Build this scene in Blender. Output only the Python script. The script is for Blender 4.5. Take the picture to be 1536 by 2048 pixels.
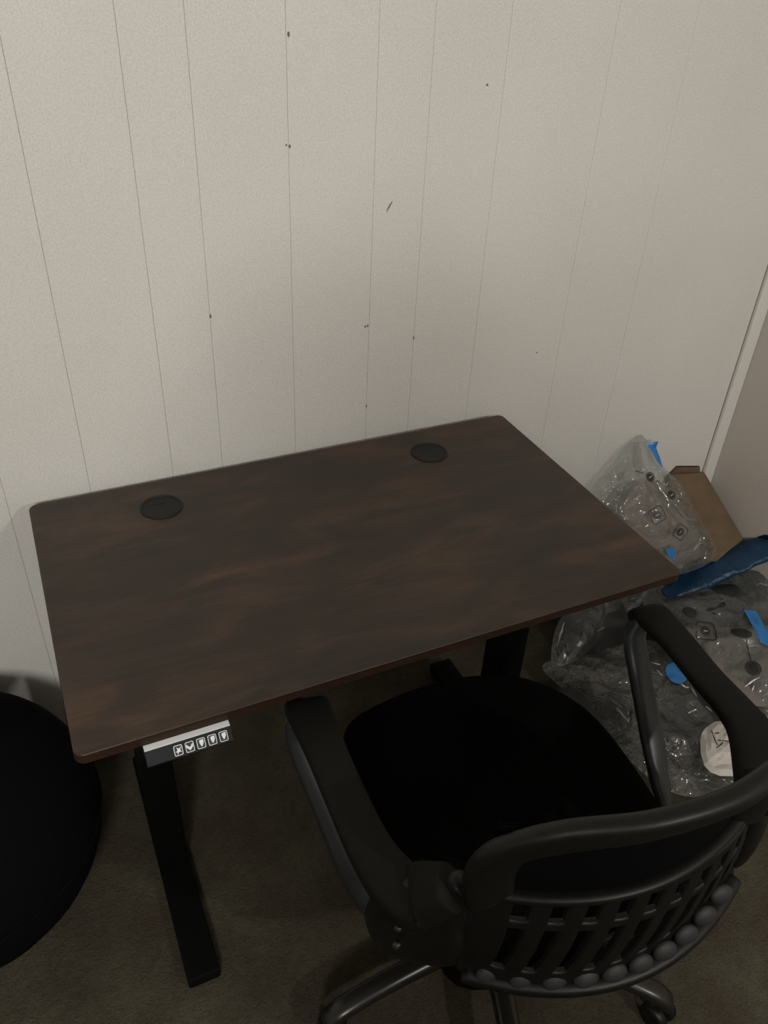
import bpy, bmesh, math, random
from mathutils import Vector, Matrix, noise
from mathutils.bvhtree import BVHTree
for o in list(bpy.data.objects): bpy.data.objects.remove(o)
C = bpy.context.scene.collection
S = bpy.context.scene
PI = math.pi
# ------------------------------------------------------------------ camera
F_PX = 1625.09
CAM_LOC = Vector((0.04858, -1.34970, 1.59892))
CAM_ROT = (0.9537196, -0.0432799, -0.4300854)
cd = bpy.data.cameras.new('camera'); cam = bpy.data.objects.new('camera', cd); C.objects.link(cam)
cd.sensor_fit = 'HORIZONTAL'; cd.sensor_width = 36.0; cd.lens = 36.0 * F_PX / 1536.0
cd.clip_start = 0.02; cam.location = CAM_LOC; cam.rotation_euler = CAM_ROT
S.camera = cam
# ------------------------------------------------------------------ world, lights, exposure
S.view_settings.view_transform = 'Standard'; S.view_settings.look = 'None'
S.view_settings.exposure = 0.0; S.view_settings.gamma = 1.0; S.view_settings.use_curve_mapping = False
w = bpy.data.worlds.new('world'); S.world = w; w.use_nodes = True
w.node_tree.nodes['Background'].inputs[0].default_value = (1.0, 0.96, 0.90, 1)
w.node_tree.nodes['Background'].inputs[1].default_value = 0.10
def area(name, loc, target, size, power, col, shape='DISK'):
    l = bpy.data.lights.new(name, 'AREA'); l.shape = shape; l.size = size; l.energy = power; l.color = col
    o = bpy.data.objects.new(name, l); C.objects.link(o); o.location = loc
    o.rotation_euler = (Vector(target) - Vector(loc)).to_track_quat('-Z', 'Y').to_euler()
    return o
area('room_lamp_light', (-0.60, -2.9, 2.28), (0.7, 0.0, 0.9), 0.60, 58.5, (1.0, 0.98, 0.93))
area('added_glint_light', (1.25, -2.7, 2.1), (1.0, 0.0, 0.6), 0.08, 14.0, (1.0, 0.97, 0.92))  # unseen lamp added to give the bags glints and lift the wall shadow

# ------------------------------------------------------------------ helpers
def P3(px, py, n, d):
    """the world point seen at a pixel, on the plane n.p = d"""
    from mathutils import Euler
    M = Euler(CAM_ROT, 'XYZ').to_matrix()
    r = M @ Vector(((px - 768) / F_PX, -(py - 1024) / F_PX, -1))
    n = Vector(n); t = (d - n.dot(CAM_LOC)) / n.dot(r)
    return CAM_LOC + r * t
def mat(name, col, rough=0.6, metal=0.0, spec=0.5):
    m = bpy.data.materials.new(name); m.use_nodes = True
    b = m.node_tree.nodes['Principled BSDF']
    b.inputs['Base Color'].default_value = (*col, 1); b.inputs['Roughness'].default_value = rough
    b.inputs['Metallic'].default_value = metal; b.inputs['Specular IOR Level'].default_value = spec
    return m
def nd(m, t): return m.node_tree.nodes.new(t)
def lk(m, a, b): m.node_tree.links.new(a, b)
def add_noise(m, scale, c1, c2, stretch=(1, 1, 1), detail=4, bump=0.0, bscale=None, dist=0.002):
    b = m.node_tree.nodes['Principled BSDF']
    tc = nd(m, 'ShaderNodeTexCoord'); mp = nd(m, 'ShaderNodeMapping'); mp.inputs['Scale'].default_value = stretch
    lk(m, tc.outputs['Object'], mp.inputs['Vector'])
    n = nd(m, 'ShaderNodeTexNoise'); n.inputs['Scale'].default_value = scale; n.inputs['Detail'].default_value = detail
    lk(m, mp.outputs[0], n.inputs['Vector'])
    r = nd(m, 'ShaderNodeValToRGB'); r.color_ramp.elements[0].color = (*c1, 1); r.color_ramp.elements[1].color = (*c2, 1)
    r.color_ramp.elements[0].position = .3; r.color_ramp.elements[1].position = .7
    lk(m, n.outputs['Fac'], r.inputs[0]); lk(m, r.outputs[0], b.inputs['Base Color'])
    if bump:
        n2 = nd(m, 'ShaderNodeTexNoise'); n2.inputs['Scale'].default_value = bscale or scale; n2.inputs['Detail'].default_value = 3
        lk(m, tc.outputs['Object'], n2.inputs['Vector'])
        bp = nd(m, 'ShaderNodeBump'); bp.inputs['Strength'].default_value = bump; bp.inputs['Distance'].default_value = dist
        lk(m, n2.outputs['Fac'], bp.inputs['Height']); lk(m, bp.outputs[0], b.inputs['Normal'])
    return r
def tag(o, label=None, cat=None, group=None, kind=None):
    if label: o['label'] = label
    if cat: o['category'] = cat
    if group: o['group'] = group
    if kind: o['kind'] = kind
    return o
def empty(name, loc=(0, 0, 0), rz=0.0):
    o = bpy.data.objects.new(name, None); C.objects.link(o); o.location = loc; o.rotation_euler = (0, 0, rz)
    o.empty_display_size = 0.05
    return o
def obj(name, bm, m, parent=None, smooth=False, bevel=0.0, seg=2, sub=0, angle=40, recalc=True):
    if recalc: bmesh.ops.recalc_face_normals(bm, faces=bm.faces)
    me = bpy.data.meshes.new(name); bm.to_mesh(me); bm.free()
    o = bpy.data.objects.new(name, me); C.objects.link(o)
    me.materials.append(m)
    if parent: o.parent = parent
    if bevel:
        b = o.modifiers.new('bevel', 'BEVEL'); b.width = bevel; b.segments = seg; b.limit_method = 'ANGLE'; b.angle_limit = math.radians(35)
        b.harden_normals = False
    if sub:
        s = o.modifiers.new('subd', 'SUBSURF'); s.levels = sub; s.render_levels = sub
    if smooth or sub or bevel:
        for p in me.polygons: p.use_smooth = True
        if not sub and bevel: pass
    if bevel and not sub:
        try: me.set_sharp_from_angle(angle=math.radians(angle))
        except Exception: pass
    return o
def box(bm, x0, x1, y0, y1, z0, z1):
    vs = [bm.verts.new(p) for p in ((x0,y0,z0),(x1,y0,z0),(x1,y1,z0),(x0,y1,z0),(x0,y0,z1),(x1,y0,z1),(x1,y1,z1),(x0,y1,z1))]
    for f in ((0,3,2,1),(4,5,6,7),(0,1,5,4),(1,2,6,5),(2,3,7,6),(3,0,4,7)): bm.faces.new([vs[i] for i in f])
    return vs
def bx(*a):
    bm = bmesh.new(); box(bm, *a); return bm
def lathe(bm, prof, c=(0,0,0), n=32, axis='Z', caps=True):
    rings = []
    for r, h in prof:
        ring = []
        for i in range(n):
            a = 2*PI*i/n
            p = (r*math.cos(a), r*math.sin(a), h)
            if axis == 'X': p = (p[2], p[0], p[1])
            if axis == 'Y': p = (p[0], p[2], p[1])
            ring.append(bm.verts.new((p[0]+c[0], p[1]+c[1], p[2]+c[2])))
        rings.append(ring)
    for a, b in zip(rings, rings[1:]):
        for i in range(n): bm.faces.new((a[i], a[(i+1)%n], b[(i+1)%n], b[i]))
    if caps:
        bm.faces.new(rings[0]); bm.faces.new(rings[-1])
    return bm
def cr(pts, t, closed=False):
    n = len(pts); m = n if closed else n-1
    x = t*m; i = min(int(x), m-1); f = x-i
    g = (lambda k: pts[k % n]) if closed else (lambda k: pts[min(max(k, 0), n-1)])
    p0, p1, p2, p3 = g(i-1), g(i), g(i+1), g(i+2)
    return tuple(0.5*((2*b)+(-a+c)*f+(2*a-5*b+4*c-d)*f*f+(-a+3*b-3*c+d)*f**3) for a, b, c, d in zip(p0, p1, p2, p3))
def sweep(bm, pts, n=40, k=12, up=(0,0,1), closed=False, sq=0.6, caps=True):
    """pts rows: x,y,z,width,height.  width is across (side vector), height along the local up"""
    rings = []; up = Vector(up)
    N = n if closed else n+1
    for i in range(N):
        t = i/n
        a = cr(pts, t, closed); e = 1e-3
        b0 = Vector(cr(pts, (t-e) % 1 if closed else max(t-e, 0), closed)[:3]); b1 = Vector(cr(pts, (t+e) % 1 if closed else min(t+e, 1), closed)[:3])
        T = (b1-b0).normalized(); s = T.cross(up)
        if s.length < 1e-3: s = T.cross(Vector((0,1,0)))
        s.normalize(); u = s.cross(T).normalized()
        ring = []
        for j in range(k):
            an = 2*PI*(j+.5)/k; ca, sa = math.cos(an), math.sin(an)
            ca = math.copysign(abs(ca)**sq, ca); sa = math.copysign(abs(sa)**sq, sa)
            ring.append(bm.verts.new(Vector(a[:3]) + s*ca*a[3]/2 + u*sa*a[4]/2))
        rings.append(ring)
    rr = rings+[rings[0]] if closed else rings
    for a, b in zip(rr, rr[1:]):
        for j in range(k): bm.faces.new((a[j], a[(j+1)%k], b[(j+1)%k], b[j]))
    if caps and not closed:
        bm.faces.new(rings[0]); bm.faces.new(rings[-1])
    return bm
def rrect(x0, x1, y0, y1, r, n=6):
    out = []
    for cx, cy, a0 in ((x1-r, y1-r, 0), (x0+r, y1-r, PI/2), (x0+r, y0+r, PI), (x1-r, y0+r, 1.5*PI)):
        for i in range(n+1):
            a = a0+PI/2*i/n; out.append((cx+r*math.cos(a), cy+r*math.sin(a)))
    return out
def prism(bm, poly, z0, z1):
    a = [bm.verts.new((x, y, z0)) for x, y in poly]; b = [bm.verts.new((x, y, z1)) for x, y in poly]
    n = len(poly)
    for i in range(n): bm.faces.new((a[i], a[(i+1)%n], b[(i+1)%n], b[i]))
    bm.faces.new(a[::-1]); bm.faces.new(b)
    return bm

# ------------------------------------------------------------------ materials
M_wall = mat('painted_panelling', (0.62, 0.60, 0.56), 0.55, spec=.35)
add_noise(M_wall, 2.2, (0.63, 0.61, 0.57), (0.675, 0.655, 0.615), bump=.25, bscale=320, dist=.0006)
def speckle(m, amt=.05, scale=330):
    b = m.node_tree.nodes['Principled BSDF']; src = b.inputs['Base Color'].links[0].from_socket
    tc = nd(m, 'ShaderNodeTexCoord'); n = nd(m, 'ShaderNodeTexNoise'); n.inputs['Scale'].default_value = scale; n.inputs['Detail'].default_value = 2
    lk(m, tc.outputs['Object'], n.inputs['Vector'])
    r = nd(m, 'ShaderNodeValToRGB'); r.color_ramp.elements[0].position = .3; r.color_ramp.elements[1].position = .7
    r.color_ramp.elements[0].color = (1-amt, 1-amt, 1-amt, 1); r.color_ramp.elements[1].color = (1+amt, 1+amt, 1+amt, 1)
    mx = nd(m, 'ShaderNodeMix'); mx.data_type = 'RGBA'; mx.blend_type = 'MULTIPLY'; mx.inputs[0].default_value = 1
    lk(m, n.outputs['Fac'], r.inputs[0]); lk(m, src, mx.inputs[6]); lk(m, r.outputs[0], mx.inputs[7]); lk(m, mx.outputs[2], b.inputs['Base Color'])
speckle(M_wall, .09)
M_wall_shaded = mat('painted_panelling_shaded', (0.50, 0.455, 0.40), 0.6, spec=.3)  # same panelling, darkened in colour for the right wall's shade
add_noise(M_wall_shaded, 2.2, (0.48, 0.435, 0.385), (0.52, 0.475, 0.42), bump=.25, bscale=320, dist=.0006)
M_trimp = mat('trim_paint', (0.68, 0.66, 0.62), 0.5)
M_groove = mat('groove_dark', (0.56, 0.54, 0.495), 0.9)
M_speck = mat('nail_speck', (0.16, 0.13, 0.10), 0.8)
M_ceil = mat('ceiling_white', (0.62, 0.60, 0.56), 0.9)
M_carpet = mat('taupe_carpet', (0.10, 0.085, 0.065), 1.0, spec=.05)
def carpet():
    m = M_carpet; b = m.node_tree.nodes['Principled BSDF']
    tc = nd(m, 'ShaderNodeTexCoord')
    a = nd(m, 'ShaderNodeTexNoise'); a.inputs['Scale'].default_value = 6; a.inputs['Detail'].default_value = 5
    c = nd(m, 'ShaderNodeTexNoise'); c.inputs['Scale'].default_value = 230; c.inputs['Detail'].default_value = 3
    d = nd(m, 'ShaderNodeTexNoise'); d.inputs['Scale'].default_value = 60; d.inputs['Detail'].default_value = 3; d.inputs['Distortion'].default_value = 1.2
    for n in (a, c, d): lk(m, tc.outputs['Object'], n.inputs['Vector'])
    r = nd(m, 'ShaderNodeValToRGB'); r.color_ramp.elements[0].position = .35; r.color_ramp.elements[1].position = .68
    r.color_ramp.elements[0].color = (0.058, 0.047, 0.034, 1); r.color_ramp.elements[1].color = (0.086, 0.078, 0.054, 1)
    lk(m, a.outputs['Fac'], r.inputs[0])
    mx = nd(m, 'ShaderNodeMix'); mx.data_type = 'RGBA'; mx.blend_type = 'MULTIPLY'; mx.inputs[0].default_value = .55
    r2 = nd(m, 'ShaderNodeValToRGB'); r2.color_ramp.elements[0].position = .3; r2.color_ramp.elements[1].position = .62
    r2.color_ramp.elements[0].color = (.45, .45, .45, 1); r2.color_ramp.elements[1].color = (1.15, 1.15, 1.15, 1)
    ad = nd(m, 'ShaderNodeMath'); ad.operation = 'ADD'; lk(m, c.outputs['Fac'], ad.inputs[0]); lk(m, d.outputs['Fac'], ad.inputs[1])
    hf = nd(m, 'ShaderNodeMath'); hf.operation = 'MULTIPLY'; hf.inputs[1].default_value = .5; lk(m, ad.outputs[0], hf.inputs[0])
    lk(m, hf.outputs[0], r2.inputs[0]); lk(m, r.outputs[0], mx.inputs[6]); lk(m, r2.outputs[0], mx.inputs[7])
    lk(m, mx.outputs[2], b.inputs['Base Color'])
    bp = nd(m, 'ShaderNodeBump'); bp.inputs['Strength'].default_value = .8; bp.inputs['Distance'].default_value = .006
    lk(m, hf.outputs[0], bp.inputs['Height']); lk(m, bp.outputs[0], b.inputs['Normal'])
carpet()
def walnut(name, edge=False):
    m = mat(name, (0.05, 0.03, 0.02), 0.42, spec=.4); b = m.node_tree.nodes['Principled BSDF']
    tc = nd(m, 'ShaderNodeTexCoord')
    mp = nd(m, 'ShaderNodeMapping'); mp.inputs['Scale'].default_value = (2.0, 5.5, 4)
    lk(m, tc.outputs['Object'], mp.inputs['Vector'])
    n = nd(m, 'ShaderNodeTexNoise'); n.inputs['Scale'].default_value = 2.6; n.inputs['Detail'].default_value = 5; n.inputs['Roughness'].default_value = .55; n.inputs['Distortion'].default_value = .6
    lk(m, mp.outputs[0], n.inputs['Vector'])
    mp2 = nd(m, 'ShaderNodeMapping'); mp2.inputs['Scale'].default_value = (3, 90, 60)
    lk(m, tc.outputs['Object'], mp2.inputs['Vector'])
    g = nd(m, 'ShaderNodeTexNoise'); g.inputs['Scale'].default_value = 2.0; g.inputs['Detail'].default_value = 4
    lk(m, mp2.outputs[0], g.inputs['Vector'])
    r = nd(m, 'ShaderNodeValToRGB')
    el = r.color_ramp.elements
    el[0].position = .30; el[0].color = (0.026, 0.0185, 0.0135, 1)
    el[1].position = .72; el[1].color = (0.082, 0.044, 0.023, 1)
    e = el.new(.50); e.color = (0.039, 0.0255, 0.017, 1)
    lk(m, n.outputs['Fac'], r.inputs[0])
    mx = nd(m, 'ShaderNodeMix'); mx.data_type = 'RGBA'; mx.blend_type = 'MULTIPLY'; mx.inputs[0].default_value = .5
    r2 = nd(m, 'ShaderNodeValToRGB'); r2.color_ramp.elements[0].position = .35; r2.color_ramp.elements[1].position = .65
    r2.color_ramp.elements[0].color = (.72, .72, .72, 1); r2.color_ramp.elements[1].color = (1.1, 1.1, 1.1, 1)
    lk(m, g.outputs['Fac'], r2.inputs[0]); lk(m, r.outputs[0], mx.inputs[6]); lk(m, r2.outputs[0], mx.inputs[7])
    lk(m, mx.outputs[2], b.inputs['Base Color'])
    bp = nd(m, 'ShaderNodeBump'); bp.inputs['Strength'].default_value = .15; bp.inputs['Distance'].default_value = .0005
    lk(m, g.outputs['Fac'], bp.inputs['Height']); lk(m, bp.outputs[0], b.inputs['Normal'])
    return m
M_walnut = walnut('dark_walnut_laminate')
M_edge = mat('walnut_edge_band', (0.030, 0.014, 0.008), .5, spec=.25)
M_blackmetal = mat('black_powder_coat', (0.003, 0.003, 0.003), .8, spec=.1)
M_grommet = mat('grommet_plastic', (0.012, 0.012, 0.011), .55, spec=.3)
M_gromslot = mat('grommet_slot', (0.004, 0.004, 0.004), .7)
M_panel = mat('panel_plastic', (0.016, 0.019, 0.021), .5, spec=.15)
M_panelshine = mat('panel_top_highlight', (0.92, 0.93, 0.95), .3)  # near white: a painted highlight for the controller's top edge
M_btn = mat('button_glossy', (0.06, 0.065, 0.07), .2, spec=.8)
M_icon = mat('button_pale_mark', (0.92, 0.93, 0.95), .35)
M_plas = mat('chair_black_plastic', (0.010, 0.010, 0.009), .45, spec=.4)
add_noise(M_plas, 60, (0.0055, 0.0055, 0.005), (0.0075, 0.0075, 0.0068), bump=.15, bscale=900, dist=.0004)
M_ribs = mat('rib_satin_plastic', (0.022, 0.023, 0.024), .6, spec=.7)
M_pad = mat('armrest_soft_plastic', (0.009, 0.009, 0.0075), .7, spec=.2)
M_strut = mat('armrest_strut_plastic', (0.024, 0.027, 0.030), .4, spec=.6)
M_fabric = mat('black_seat_fabric', (0.004, 0.004, 0.004), 1.0, spec=.05)
M_mesh = mat('black_back_mesh', (0.004, 0.004, 0.005), .95, spec=.08)
M_gloss = mat('base_black_nylon', (0.016, 0.014, 0.012), .3, spec=.6)
M_screw = mat('screw_steel', (0.10, 0.10, 0.10), .5, metal=1)
M_stool = mat('black_stool_fabric', (0.004, 0.004, 0.005), 1.0, spec=.04)
M_card = mat('brown_cardboard', (0.30, 0.19, 0.10), .85, spec=.2)
add_noise(M_card, 14, (0.125, 0.086, 0.054), (0.170, 0.118, 0.074), stretch=(1, 1, 3), bump=.2, bscale=60, dist=.001)
M_cardedge = mat('cardboard_edge', (0.17, 0.11, 0.06), .9)
M_paper = mat('white_paper', (0.62, 0.58, 0.53), .8)
M_greypaper = mat('grey_packing_sheet', (0.20, 0.168, 0.146), .8)
M_ink = mat('black_print', (0.02, 0.02, 0.019), .5)
M_inkpale = mat('pale_print', (0.30, 0.29, 0.27), .5)
M_tape = mat('blue_tape', (0.03, 0.20, 0.52), .35, spec=.6)
M_lump = mat('dark_foam_content', (0.018, 0.019, 0.018), .7)
def film(name, tint, haze, hz_col, rough=.09, gl=(.10, .75), bump=.35, bs=38):
    m = bpy.data.materials.new(name); m.use_nodes = True; nt = m.node_tree
    for n in list(nt.nodes): nt.nodes.remove(n)
    out = nd(m, 'ShaderNodeOutputMaterial')
    tr = nd(m, 'ShaderNodeBsdfTransparent'); tr.inputs[0].default_value = (*tint, 1)
    df = nd(m, 'ShaderNodeBsdfDiffuse'); df.inputs[0].default_value = (*hz_col, 1)
    gls = nd(m, 'ShaderNodeBsdfGlossy'); gls.inputs['Roughness'].default_value = rough; gls.inputs[0].default_value = (1, 1, 1, 1)
    tc = nd(m, 'ShaderNodeTexCoord')
    n1 = nd(m, 'ShaderNodeTexNoise'); n1.inputs['Scale'].default_value = bs; n1.inputs['Detail'].default_value = 3; n1.inputs['Distortion'].default_value = 1.5
    lk(m, tc.outputs['Object'], n1.inputs['Vector'])
    bp = nd(m, 'ShaderNodeBump'); bp.inputs['Strength'].default_value = bump; bp.inputs['Distance'].default_value = .012
    lk(m, n1.outputs['Fac'], bp.inputs['Height']); lk(m, bp.outputs[0], gls.inputs['Normal'])
    lw = nd(m, 'ShaderNodeLayerWeight'); lw.inputs['Blend'].default_value = .25; lk(m, bp.outputs[0], lw.inputs['Normal'])
    mr = nd(m, 'ShaderNodeMapRange'); mr.inputs['To Min'].default_value = gl[0]; mr.inputs['To Max'].default_value = gl[1]
    lk(m, lw.outputs['Fresnel'], mr.inputs['Value'])
    m1 = nd(m, 'ShaderNodeMixShader'); m1.inputs[0].default_value = haze
    lk(m, tr.outputs[0], m1.inputs[1]); lk(m, df.outputs[0], m1.inputs[2])
    m2 = nd(m, 'ShaderNodeMixShader'); lk(m, mr.outputs[0], m2.inputs[0]); lk(m, m1.outputs[0], m2.inputs[1]); lk(m, gls.outputs[0], m2.inputs[2])
    lk(m, m2.outputs[0], out.inputs[0])
    return m
M_film = film('clear_poly_film', (.90, .92, .91), .05, (.55, .56, .54), rough=.06, gl=(.06, .6), bump=1.0, bs=22)
M_filmw = film('milky_poly_film', (.84, .87, .87), .10, (.50, .51, .50), rough=.06, gl=(.06, .6), bump=1.0, bs=22)
M_filmb = film('blue_poly_film', (.18, .34, .48), .45, (.016, .070, .15), rough=.3, gl=(.02, .25))

# ------------------------------------------------------------------ the setting
WY = 0.03            # face of the back wall
WX = 1.78            # face of the right wall
XL, YF, ZC = -2.2, -4.2, 2.42
tag(obj('floor', bx(XL, WX+.1, YF, WY+.1, -.05, 0), M_carpet), kind='structure')
tag(obj('ceiling', bx(XL, WX+.1, YF, WY+.1, ZC, ZC+.05), M_ceil), kind='structure')
tag(obj('wall_left', bx(XL-.1, XL, YF, WY+.1, 0, ZC), M_wall), kind='structure')
tag(obj('wall_front', bx(XL, WX+.1, YF-.1, YF, 0, ZC), M_wall), kind='structure')
TH = 0.006
wb = tag(obj('wall_back', bx(XL, WX+.1, WY+TH-.0035, WY+.1, 0, ZC), M_groove), kind='structure')
cuts = [XL, -2.062, -1.911, -1.757, -1.656, -1.51, -1.256, -1.1, -.947, -.70, -.53, -.29, -.137, -.035, .111, .267, .366, .521, .679, .780, .9265, 1.152, 1.337, 1.738]
def plank(x0, x1, face, parent, m, axis='Y'):
    bm = bmesh.new(); c = .0004; g = .0002
    x0 += g; x1 -= g
    prof = [(x0, face+TH), (x0, face+c), (x0+c, face), (x1-c, face), (x1, face+c), (x1, face+TH)]
    if axis == 'Y': lo = [bm.verts.new((a, b, 0)) for a, b in prof]; hi = [bm.verts.new((a, b, ZC)) for a, b in prof]
    else: lo = [bm.verts.new((b, a, 0)) for a, b in prof]; hi = [bm.verts.new((b, a, ZC)) for a, b in prof]
    n = len(prof)
    for i in range(n): bm.faces.new((lo[i], lo[(i+1)%n], hi[(i+1)%n], hi[i]))
    bm.faces.new(lo); bm.faces.new(hi)
    return obj('plank', bm, m, parent)
for a, b in zip(cuts, cuts[1:]): plank(a, b, WY, wb, M_wall)
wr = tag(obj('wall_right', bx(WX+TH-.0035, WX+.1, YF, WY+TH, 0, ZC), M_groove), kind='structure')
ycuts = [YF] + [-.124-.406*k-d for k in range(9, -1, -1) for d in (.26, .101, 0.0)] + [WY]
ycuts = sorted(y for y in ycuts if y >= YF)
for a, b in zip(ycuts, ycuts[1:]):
    if b-a > .01: plank(a, b, WX, wr, M_wall_shaded, 'X')
tag(obj('trim_corner', bx(1.7415, WX-.0005, WY-.009, WY+TH, 0, ZC), M_trimp, bevel=.002), kind='structure').name = 'trim_1'
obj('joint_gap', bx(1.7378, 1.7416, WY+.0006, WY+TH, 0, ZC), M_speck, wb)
for (x, z, sx, sz, rt) in ((.525,1.468,.0022,.004,0),(.523,1.307,.002,.003,0),(.517,1.309,.0015,.002,0),(.892,1.392,.0025,.002,0),(.671,.971,.0026,.002,0),(.676,.972,.0015,.003,0),
                       (.367,1.031,.002,.004,0),(.78,.932,.0015,.004,0),(1.093,.853,.0015,.002,0),(.679,.794,.0014,.004,0)):
    bm = bmesh.new(); lathe(bm, [(1, -.0002), (.9, -.0006)], n=10, axis='Y')
    for v_ in bm.verts: v_.co = Vector((x + v_.co.x*sx, WY+v_.co.y, z + v_.co.z*sz))
    obj('nail_hole', bm, M_speck, wb)
bm = bmesh.new(); sweep(bm, [(.706, WY-.0004, 1.188, .001, .0005), (.711, WY-.0004, 1.197, .003, .0006), (.717, WY-.0004, 1.206, .001, .0005)], n=6, k=6, up=(0, 1, 0))
obj('scuff_mark', bm, M_speck, wb)

# ------------------------------------------------------------------ desk
W, D, H = 1.0, 0.60, 0.73
desk = empty('standing_desk', (W/2, -D/2, 0))
tag(desk, 'sit-stand desk with dark walnut top and black T-shaped legs against the panelled wall', 'desk')
T = lambda bmm: (bmesh.ops.translate(bmm, verts=bmm.verts, vec=(-W/2, D/2, 0)), bmm)[1]
bm = prism(bmesh.new(), rrect(0, W, -D, 0, .014, 8), H-.018, H)
top = obj('tabletop', T(bm), M_walnut, desk, bevel=.0022, seg=3)
bm = bmesh.new()
pl = rrect(-.0006, W+.0006, -D-.0006, .0006, .0146, 8); 
a = [[bm.verts.new((x, y, z)) for x, y in pl] for z in (H-.0155, H-.0028)]
for i in range(len(pl)): bm.faces.new((a[0][i], a[0][(i+1)%len(pl)], a[1][(i+1)%len(pl)], a[1][i]))
obj('edge_band', T(bm), M_edge, top)
for gx, gy in ((.2201, -.0896), (.7700, -.0913)):
    bm = bmesh.new(); lathe(bm, [(.0385, H-.012), (.0385, H+.0012), (.037, H+.0026), (.0335, H+.0028), (.0325, H+.0012), (.0005, H+.0012)], (gx, gy, 0), 40)
    g = obj('cable_grommet', T(bm), M_grommet, desk, smooth=True); g.data.set_sharp_from_angle(angle=.6)
    bm = bmesh.new(); prism(bm, rrect(gx-.012, gx+.012, gy+.008, gy+.034, .004, 3), H+.0012, H+.0017)
    obj('cable_slot', T(bm), M_gromslot, g)
for s, lx in ((0, .112), (1, .885)):
    obj('foot', T(bx(lx-.030, lx+.030, -.585, -.045, .004, .034)), M_blackmetal, desk, bevel=.005)
    for yy in (-.555, -.075):
        bm = lathe(bmesh.new(), [(.018, 0), (.018, .006)], (lx, yy, 0), 16); obj('levelling_pad', T(bm), M_blackmetal, desk)
    c = obj('column', T(bx(lx-.030, lx+.030, -.340, -.270, .034, .40)), M_blackmetal, desk, bevel=.004)
    obj('inner_column', T(bx(lx-.026, lx+.026, -.335, -.275, .40, H-.05)), M_blackmetal, desk, bevel=.004)
    obj('side_bracket', T(bx(lx-.034, lx+.034, -.560, -.050, H-.05, H-.0185)), M_blackmetal, desk, bevel=.004)
obj('crossbar', T(bx(.145, .855, -.335, -.285, H-.05, H-.0185)), M_blackmetal, desk, bevel=.003)
# control panel under the front edge
cp = obj('control_panel', T(prism(bmesh.new(), rrect(.083, .200, -.610, -.545, .006, 4), H-.036, H-.0185)), M_panel, desk, bevel=.002)
cp['label'] = 'grey glossy hand controller with a row of buttons'
obj('highlight_strip', T(bx(.084, .199, -.6095, -.6005, H-.0185, H-.0165)), M_panelshine, cp)  # pale strip standing for the light caught along the top edge
# sloping button face: a wedge in front of the panel
bm = bmesh.new()
fy0, fz0, fy1, fz1 = -.610, H-.0190, -.6225, H-.034
vs = [bm.verts.new(p) for x in (.084, .199) for p in ((x, fy0, fz0), (x, fy1, fz1), (x, fy1+.002, H-.038), (x, fy0, H-.038))]
for f in ((0,1,2,3),(4,7,6,5),(0,4,5,1),(1,5,6,2),(2,6,7,3),(3,7,4,0)): bm.faces.new([vs[i] for i in f])
obj('button_face', T(bm), M_panel, cp)
fdir = Vector((0, fy1-fy0, fz1-fz0)); flen = fdir.length; fdir.normalize(); fn = Vector((0, fdir.z, -fdir.y))
if fn.z < 0: fn = -fn
def on_face(u, v, h):  # u along x, v down the slope, h proud
    return Vector((u, fy0, fz0)) + fdir*v + fn*h
def face_prism(poly, h0, h1):
    bm = bmesh.new(); a = [bm.verts.new(on_face(x, y, h0)) for x, y in poly]; b = [bm.verts.new(on_face(x, y, h1)) for x, y in poly]
    n = len(poly)
    for i in range(n): bm.faces.new((a[i], a[(i+1)%n], b[(i+1)%n], b[i]))
    bm.faces.new(a[::-1]); bm.faces.new(b)
    return bm
marks = ['up', 'down', 'blob', 'blob', 'blob']
for i in range(5):
    u = .1260 + i*.0153; v = .0100
    b_ = obj('button', T(face_prism(rrect(u-.0058, u+.0058, v-.0070, v+.0070, .002, 4), 0, .0015)), M_btn, desk, bevel=.0005)
    b_.parent = cp
    # pale rim on three sides and the pale mark
    bm = bmesh.new(); R_ = rrect(u-.0058, u+.0058, v-.0070, v+.0070, .002, 4); r_ = rrect(u-.0049, u+.0049, v-.0061, v+.0061, .0014, 4)
    A = [bm.verts.new(on_face(x, y, .0017)) for x, y in R_]; B = [bm.verts.new(on_face(x, y, .0017)) for x, y in r_]
    for k in range(len(R_)): bm.faces.new((A[k], A[(k+1)%len(A)], B[(k+1)%len(A)], B[k]))
    obj('button_rim', T(bm), M_icon, cp)
    bm = bmesh.new(); mk = marks[i]
    if mk == 'up': poly = [(u-.0042, v+.002), (u-.001, v-.0005), (u-.002, v-.0045), (u+.001, v-.002), (u+.0042, v-.0045), (u+.0025, v), (u+.004, v+.003), (u+.0005, v+.0022), (u-.002, v+.0055), (u-.0018, v+.002)]
    elif mk == 'down': poly = [(u-.0045, v-.0045), (u, v+.0005), (u+.0045, v-.0045), (u+.0045, v), (u, v+.0048), (u-.0045, v)]
    else: poly = [(u-.002, v-.0045), (u+.0034, v-.005), (u+.0036, v-.001), (u+.001, v+.0042), (u-.0006, v+.0038), (u-.0022, v-.001)]
    bm.faces.new([bm.verts.new(on_face(x, y, .0018)) for x, y in poly])
    obj('button_mark', T(bm), M_icon, cp)

# ------------------------------------------------------------------ office chair
CH = (0.615, -0.745, 0)
CRZ = -0.10
chair = empty('office_chair', CH, CRZ)
tag(chair, 'black office chair with mesh back and looped armrests pushed up to the desk', 'chair')
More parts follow.
